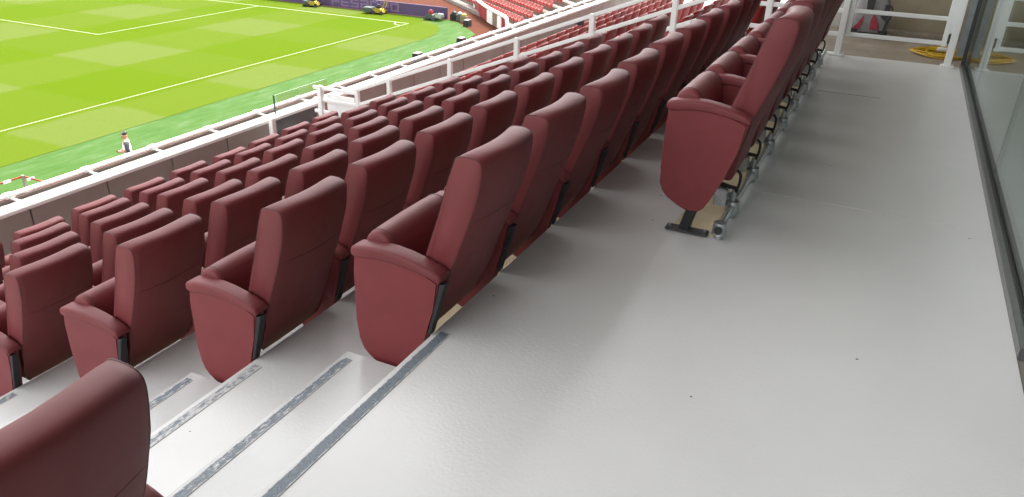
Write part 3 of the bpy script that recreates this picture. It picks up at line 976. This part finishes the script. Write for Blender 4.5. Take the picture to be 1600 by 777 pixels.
# yellow cable coil
co = empty('cable_coil', (0.50, 8.88, 0))
tag(co, 'oval coil of yellow extension cable on the brown floor by the gate', 'cable')
bm = bmesh.new()
pts = []
rg = random.Random(3)
turns = 13
ph = [rg.uniform(-1, 1) for _ in range(turns + 1)]
for k in range(turns * 26):
    t = k / 26
    a = 2 * math.pi * t
    kk = int(t); fr_ = t - kk
    j = ph[kk] * (1 - fr_) + ph[min(kk + 1, turns)] * fr_
    rx = 0.225 + 0.10 * j
    ry = 0.19 + 0.13 * math.sin(kk * 2.3) * (1 - fr_) + 0.13 * math.sin((kk + 1) * 2.3) * fr_
    x = rx * math.cos(a) + 0.014 * math.sin(3 * a + kk)
    y = ry * math.sin(a) + 0.012 * math.cos(2 * a + kk * 1.7)
    pts.append((x, y, 0.006 + 0.004 * (kk % 7) + 0.004 * math.sin(a * 2 + kk)))
tube(bm, pts, 0.0058, 6)
mesh_obj('cable', finish(bm, 'cable', True), 'cable', co)
bm = bmesh.new()
tube(bm, [(-0.03, 0.02, 0.045), (0.0, 0.022, 0.047), (0.055, 0.03, 0.045)], [0.018, 0.022, 0.015], 8)
mesh_obj('plug', finish(bm, 'plug', True, 40), 'white', co)
os_ = empty('orange_strap', (-0.60, 8.24, 0.223))
tag(os_, 'small orange strap hanging on the lowest fence rail behind the top row', 'strap')
bm = bmesh.new()
tube(bm, [(-0.10, 0, 0.006), (-0.03, 0.0, 0.012), (0.02, -0.005, 0.016), (0.07, 0, 0.008)], [0.006, 0.012, 0.016, 0.012], 6)
mesh_obj('strap', finish(bm, 'strap', True), 'orange', os_)

# ================================================================== far end of the ground
# advertising board
ad = empty('advertising_board', (-44.0, 54.75, ZF))
tag(ad, 'long purple advertising board lettered PES2020 behind the goal line', 'advertising board')
bx0, bx1 = -26.0, 12.0
mesh_obj('board', box_mesh('board', bx0, bx1, 0.0, 0.12, 0.02, 0.92, bev=0.01), 'purple', ad)
SEG = {'P': 'abefg', 'E': 'adefg', 'S': 'acdfg', '2': 'abdeg', '0': 'abcdef'}
def letter(ch, x, wd, z0, z1, th):
    zm = (z0 + z1) / 2
    bm_ = bmesh.new()
    R = {'a': (x, x + wd, z1 - th, z1), 'd': (x, x + wd, z0, z0 + th), 'g': (x, x + wd, zm - th / 2, zm + th / 2),
         'f': (x, x + th * 1.3, zm, z1), 'b': (x + wd - th * 1.3, x + wd, zm, z1), 'e': (x, x + th * 1.3, z0, zm), 'c': (x + wd - th * 1.3, x + wd, z0, zm)}
    for q, c_ in enumerate(SEG[ch]):
        a0, a1, b0, b1 = R[c_]
        d = 0.006 + 0.0015 * q
        box(bm_, a0, a1, -d, -0.0005, b0, b1)
    mesh_obj('letter', finish(bm_, 'letter'), 'lilac', ad)
for i, ch_ in enumerate('PES2020'):
    letter(ch_, 0.62 + i * 1.0, 0.84, 0.14, 0.84, 0.14)

def mower(loc, rz, label, kind):
    m = empty('lawn_mower', loc, rz)
    tag(m, label, 'lawn mower', 'lawn mowers along the advertising board')
    main = {'reel': 'yellow', 'twin': 'yellow', 'rotary': 'green_paint'}[kind]
    bm_ = bmesh.new()
    prism(bm_, [(-0.42, 0.12), (-0.40, 0.34), (-0.2, 0.46), (0.2, 0.46), (0.38, 0.30), (0.42, 0.12)], -0.32, 0.32, 0.03, 2)
    mesh_obj('deck_housing', finish(bm_, 'deck_housing', True, 40), main, m)
    bm_ = bmesh.new()
    box(bm_, -0.18, 0.16, -0.2, 0.2, 0.44, 0.68, 0.04)
    tube(bm_, [(0, 0, 0.66), (0, 0, 0.76)], 0.12, 10)
    mesh_obj('engine', finish(bm_, 'engine', True, 40), 'red_panel' if kind == 'rotary' else 'black', m)
    for x in (-0.36, 0.36):
        for y in (-0.36, 0.36):
            bm_ = bmesh.new()
            tube(bm_, [(x, y - 0.05, 0.15), (x, y + 0.05, 0.15)], 0.15, 14)
            mesh_obj('wheel', finish(bm_, 'wheel', True, 40), 'tyre' if kind != 'rotary' else 'plate', m)
    for y in (-0.24, 0.24):
        bm_ = bmesh.new()
        top = {'reel': (0.95, 1.05), 'twin': (0.85, 1.35), 'rotary': (1.25, 1.0)}[kind]
        tube(bm_, [(0.35, y, 0.35), (top[0], y, top[1])], 0.035, 6)
        mesh_obj('handle', finish(bm_, 'handle', True, 40), 'yellow' if kind == 'twin' else 'black', m)
    if kind != 'rotary':
        bm_ = bmesh.new()
        box(bm_, -1.35 if kind == 'twin' else -0.85, -0.5, -0.4, 0.4, 0.12, 0.5, 0.05)
        mesh_obj('grass_box', finish(bm_, 'grass_box'), 'green_paint', m)
        bm_ = bmesh.new()
        tube(bm_, [(-0.75, -0.42, 0.1), (-0.75, 0.42, 0.1)], 0.1, 12)
        mesh_obj('roller', finish(bm_, 'roller', True, 40), 'tyre', m)
    else:
        bm_ = bmesh.new()
        box(bm_, 0.42, 1.05, -0.28, 0.28, 0.2, 0.55, 0.06)
        mesh_obj('grass_box', finish(bm_, 'grass_box'), 'galv', m)
mower((-44.6, 53.9, ZF), 0.2, 'yellow and black lawn mower left of the PES2020 lettering', 'reel')
mower((-37.9, 53.9, ZF), 0.1, 'yellow lawn mower with raised yellow handle and green box in front of the lettering', 'twin')
mower((-33.0, 53.95, ZF), 0.1, 'green and red walk-behind mower at the right end of the purple board', 'rotary')

def ubox(loc, label):
    o = empty('ground_box', loc)
    tag(o, label, 'box', 'black boxes along the turf edge')
    bm_ = bmesh.new()
    prism(bm_, [(-0.22, 0.0), (-0.2, 0.45), (0.2, 0.45), (0.22, 0.0)], -0.32, 0.32, 0.03, 2)
    mesh_obj('case', finish(bm_, 'case'), 'black', o)
    bm_ = bmesh.new()
    box(bm_, -0.19, 0.19, -0.29, 0.29, 0.452, 0.50, 0.02)
    mesh_obj('lid', finish(bm_, 'lid'), 'parapet', o)
ubox((-26.05, 40.9, ZF - 0.03), 'black box with pale lid on the turf edge, nearest the white handrail')
ubox((-26.2, 46.7, ZF - 0.03), 'black box with pale lid on the turf edge, below the corner of the turf')
ubox((-29.3, 53.2, ZF - 0.03), 'black box with pale lid on the turf edge, between the corner and the purple board')
def smallthing(name, loc, label, cat, mats):
    o = empty(name, loc)
    tag(o, label, cat)
    bm_ = bmesh.new()
    box(bm_, -0.25, 0.25, -0.25, 0.25, 0, 0.5, 0.04)
    mesh_obj('body', finish(bm_, 'body'), mats[0], o)
    bm_ = bmesh.new()
    tube(bm_, [(0, 0, 0.5), (0, 0, 0.62), (0, 0, 0.72)], [0.2, 0.2, 0.08], 10)
    mesh_obj('top', finish(bm_, 'top', True, 40), mats[1], o)
smallthing('equipment_case', (-31.5, 55.0, ZF - 0.03), 'dark equipment case against the right end of the purple board', 'case', ('black', 'black'))
smallthing('tool_bin', (-30.9, 54.9, ZF - 0.03), 'grey bin on the red track right of the purple board', 'bin', ('green_paint', 'bag_grey'))
smallthing('fuel_can', (-30.3, 54.5, ZF - 0.03), 'tan and yellow can on the red track beside the grey bin', 'can', ('wood', 'yellow'))

# corner bowl: low wall and seats
d_ = Vector((-0.748, 0.663, 0)); n_ = Vector((0.663, 0.748, 0)); P0 = Vector((-25.6, 52.45, ZF))
ang = math.atan2(d_.y, d_.x)
wl = empty('corner_wall', P0, ang)
tag(wl, 'low curved pitchside wall of red and white panels with white coping in the far corner', 'wall')
# local: x along the wall away from us, y towards the pitch is +y? (rotate: local y = z x d)
def lw(x):          # gentle curve of the wall towards its far end
    return -0.012 * x * x
xs = [0, 0.9, 1.8, 3.0, 3.7, 4.5, 6.6, 7.3, 9.0, 9.8, 10.6, 12.5, 14.0, 16, 18]
cols_ = ['red_panel', 'white', 'wood', 'white', 'white', 'red_panel', 'red', 'red_panel', 'red', 'white', 'wood', 'white', 'red_panel', 'red_panel']
for a, b, c_ in zip(xs, xs[1:], cols_):
    bm_ = bmesh.new()
    bar(bm_, (a + 0.03, lw(a), 0.5), (b - 0.03, lw(b), 0.5), 0.10 if c_ != 'white' else 0.18, 0.96)
    mesh_obj('panel', finish(bm_, 'panel'), c_, wl)
bm = bmesh.new()
tube(bm, [(-0.1, 0, 0.0), (-0.1, 0, 0.75), (0.0, 0, 1.0), (0.4, lw(0.4), 1.08)] + [(x, lw(x), 1.1) for x in range(1, 20)], 0.14, 8)
mesh_obj('coping', finish(bm, 'coping', True), 'white', wl)
# seats of the corner bowl, stepping up behind the wall
bm = bmesh.new()
for k in range(16):
    a = P0 + n_ * (0.6 + 0.8 * k)
    b = P0 + n_ * (0.6 + 0.8 * (k + 1))
    z = ZF + 0.25 + 0.36 * k
    q0, q1 = a - d_ * 6, a + d_ * 34
    q2, q3 = b + d_ * 34, b - d_ * 6
    vs = [bm.verts.new((p.x, p.y, z)) for p in (q0, q1, q2, q3)]
    lo = [bm.verts.new((p.x, p.y, z - 0.40)) for p in (q0, q1)]
    bm.faces.new(vs)
    bm.faces.new((lo[0], lo[1], vs[1], vs[0]))
st_ = struct('corner_terrace', finish(bm, 'corner_terrace'), 'far_con')
bm = bmesh.new()
prism(bm, [(0.08, 0.40), (0.16, 0.84), (0.215, 0.835), (0.135, 0.38)], -0.23, 0.23, 0.012, 1)
prism(bm, [(-0.10, 0.60), (-0.05, 0.625), (0.03, 0.42), (0.07, 0.36), (0.0, 0.345), (-0.075, 0.50)], -0.21, 0.21, 0.012, 1)
farseat = finish(bm, 'corner_seat')
farseat.materials.append(MAT['red_far'])
vp = cam.matrix_world.inverted()
fpx = 1200.0
far_n = 0
for k in range(13):
    idx = 0
    for i in range(40):
        p = P0 + n_ * (0.6 + 0.8 * k + 0.42) + d_ * (-0.1 + 0.62 * i)
        z = ZF + 0.25 + 0.36 * k
        idx += 1
        if idx > 30:
            continue
        q = vp @ Vector((p.x, p.y, z + 0.4))
        py = 388.5 - fpx * q.y / -q.z
        if py < -9 or far_n >= 195:      # above the top of the picture
            continue
        o = bpy.data.objects.new('corner_seat', farseat)
        o.location = (p.x, p.y, z)
        o.rotation_euler.z = math.atan2(n_.y, n_.x)
        link(o)
        far_n += 1
        tag(o, 'red plastic seat in the far corner stand, %s row up, %s from the aisle' % (ORD[k + 1], ORD[idx]), 'seat', 'red seats in the far corner stand')

# orange barrier on the track
ob = empty('orange_barrier', (-25.2, 14.8, ZF - 0.03))
tag(ob, 'orange two-rail barrier on a grey post by the pitch at the left', 'barrier')
mesh_obj('post', box_mesh('post', -0.035, 0.035, -0.035, 0.035, 0.0, 1.03), 'galv', ob)
for z in (0.97, 0.42):
    for a, b in (((0, 0.04, z), (2.6, 0.04, z)), ((-0.05, 0, z), (-0.05, -3.2, z))):
        r0 = mesh_obj('rail', bar_mesh('rail', a, b, 0.035, 0.055), 'orange', ob)
for (x, y, z) in ((0.0, -0.55, 0.97), (-0.02, -0.95, 0.93), (0.10, 0.0, 0.50), (0.28, 0.0, 0.42), (0.35, 0.03, 0.95)):
    mesh_obj('reflector', box_mesh('reflector', x - 0.02, x + 0.03, y - 0.12, y + 0.12, z - 0.03, z + 0.05), 'white', ob)

# ================================================================== person by the pitch
def skinned(name, verts, edges, radii, mat, parent, sub=2):
    me = bpy.data.meshes.new(name + '_cage')
    me.from_pydata([Vector(v) for v in verts], edges, [])
    o = bpy.data.objects.new(name + '_cage', me)
    COL.objects.link(o)
    o.modifiers.new('skin', 'SKIN')
    sv = me.skin_vertices[0].data
    for i, r in enumerate(radii):
        sv[i].radius = r if isinstance(r, tuple) else (r, r)
        sv[i].use_root = (i == 0)
    sm = o.modifiers.new('sub', 'SUBSURF')
    sm.levels = sub
    sm.render_levels = sub
    dg = bpy.context.evaluated_depsgraph_get()
    me2 = bpy.data.meshes.new_from_object(o.evaluated_get(dg))
    me2.shade_smooth()
    bpy.data.objects.remove(o)
    me2.materials.clear()
    me2.materials.append(MAT[mat])
    return mesh_obj(name, me2, None, parent)
pe = empty('person', (-24.25, 18.2, ZF - 0.03), math.radians(-38))
pe.scale = (1.2, 1.2, 1.0)
tag(pe, 'man in white T-shirt with charcoal sleeves standing by the pitch, arms folded at the waist', 'person')
# local: facing -y after rotation towards the stand; x = his left
V = [(0, 0, 0.95), (0, 0.0, 1.12), (0, 0.0, 1.30), (0, 0.01, 1.43), (0, 0.0, 1.52), (0, -0.015, 1.62), (0, -0.02, 1.72),
     (0.18, 0.02, 1.42), (0.25, 0.0, 1.16), (0.10, -0.20, 1.08), (-0.02, -0.23, 1.07),
     (-0.18, 0.02, 1.42), (-0.27, 0.0, 1.16), (-0.14, -0.20, 1.02), (-0.05, -0.24, 1.04),
     (0.10, 0, 0.90), (0.11, 0.0, 0.50), (0.12, 0.02, 0.09), (0.13, -0.13, 0.04),
     (-0.10, 0, 0.90), (-0.11, 0.0, 0.50), (-0.12, 0.02, 0.09), (-0.13, -0.13, 0.04)]
E_ = [(0, 1), (1, 2), (2, 3), (3, 4), (4, 5), (5, 6), (3, 7), (7, 8), (8, 9), (9, 10), (3, 11), (11, 12), (12, 13), (13, 14), (0, 15), (15, 16), (16, 17), (17, 18), (0, 19), (19, 20), (20, 21), (21, 22)]
Rr = [(0.16, 0.11), (0.15, 0.11), (0.16, 0.115), (0.13, 0.09), 0.058, (0.085, 0.10), (0.075, 0.09),
      0.06, 0.045, 0.035, 0.032, 0.06, 0.045, 0.035, 0.032, 0.09, 0.062, 0.045, 0.038, 0.09, 0.062, 0.045, 0.038]
skinned('body', V, E_, Rr, 'skin', pe)
skinned('shirt', [(0, 0, 0.90), (0, 0, 1.05), (0, 0, 1.22), (0, 0.0, 1.36), (0, 0.01, 1.46)], [(0, 1), (1, 2), (2, 3), (3, 4)], [(0.185, 0.135), (0.178, 0.132), (0.182, 0.135), (0.175, 0.12), (0.085, 0.08)], 'shirt', pe)
for sx in (1, -1):
    skinned('sleeve', [(sx * 0.12, 0.015, 1.45), (sx * 0.19, 0.02, 1.41), (sx * 0.225, 0.01, 1.27), (sx * 0.255, 0.0, 1.13)], [(0, 1), (1, 2), (2, 3)], [0.07, 0.085, 0.07, 0.066], 'jacket', pe)
    skinned('trouser_leg', [(sx * 0.085, 0, 0.97), (sx * 0.10, 0, 0.80), (sx * 0.11, 0.0, 0.50), (sx * 0.12, 0.02, 0.07)], [(0, 1), (1, 2), (2, 3)], [(0.115, 0.13), 0.105, 0.078, 0.068], 'trousers', pe)
skinned('jacket_tied', [(0.17, 0.02, 1.20), (0.21, 0.04, 1.00), (0.20, 0.05, 0.80)], [(0, 1), (1, 2)], [(0.05, 0.09), (0.06, 0.10), (0.04, 0.07)], 'jacket', pe)
skinned('hair', [(0, 0.02, 1.66), (0, 0.0, 1.745), (0, -0.03, 1.775)], [(0, 1), (1, 2)], [(0.088, 0.085), (0.092, 0.105), (0.07, 0.08)], 'hair', pe)
skinned('beard', [(0, -0.075, 1.60), (0, -0.085, 1.565)], [(0, 1)], [(0.055, 0.035), (0.045, 0.03)], 'hair', pe)
for sx in (1, -1):
    bm = bmesh.new()
    bmesh.ops.create_uvsphere(bm, u_segments=8, v_segments=6, radius=0.012, matrix=Matrix.Translation((sx * 0.033, -0.112, 1.685)))
    mesh_obj('eye', finish(bm, 'eye', True), 'hair', pe)
    for k in range(5):
        hx = -0.03 + sx * 0.04
        bm = bmesh.new()
        tube(bm, [(hx, -0.24, 1.09 - 0.018 * k), (hx - sx * 0.04, -0.265, 1.085 - 0.018 * k), (hx - sx * (0.08 - 0.006 * abs(k - 1.5)), -0.255, 1.075 - 0.018 * k)], [0.010, 0.009, 0.007], 6)
        mesh_obj('finger', finish(bm, 'finger', True), 'skin', pe)
cb = empty('held_camera', (-24.25, 18.2, ZF - 0.03), math.radians(-38))
cb.scale = (1.2, 1.2, 1.0)
tag(cb, 'black camera with strap hanging at the hip of the man by the pitch', 'camera')
bm = bmesh.new()
box(bm, -0.38, -0.22, -0.16, -0.05, 0.92, 1.05, 0.02)
mesh_obj('body', finish(bm, 'body'), 'black', cb)
bm = bmesh.new()
tube(bm, [(-0.30, -0.15, 0.98), (-0.32, -0.30, 0.96)], 0.045, 10)
mesh_obj('lens', finish(bm, 'lens', True, 40), 'black', cb)
bm = bmesh.new()
tube(bm, catmull([(-0.36, -0.10, 1.05), (-0.42, -0.12, 1.16), (-0.36, -0.14, 1.24), (-0.26, -0.12, 1.16)], 4, False), 0.012, 5)
mesh_obj('strap', finish(bm, 'strap', True), 'black', cb)
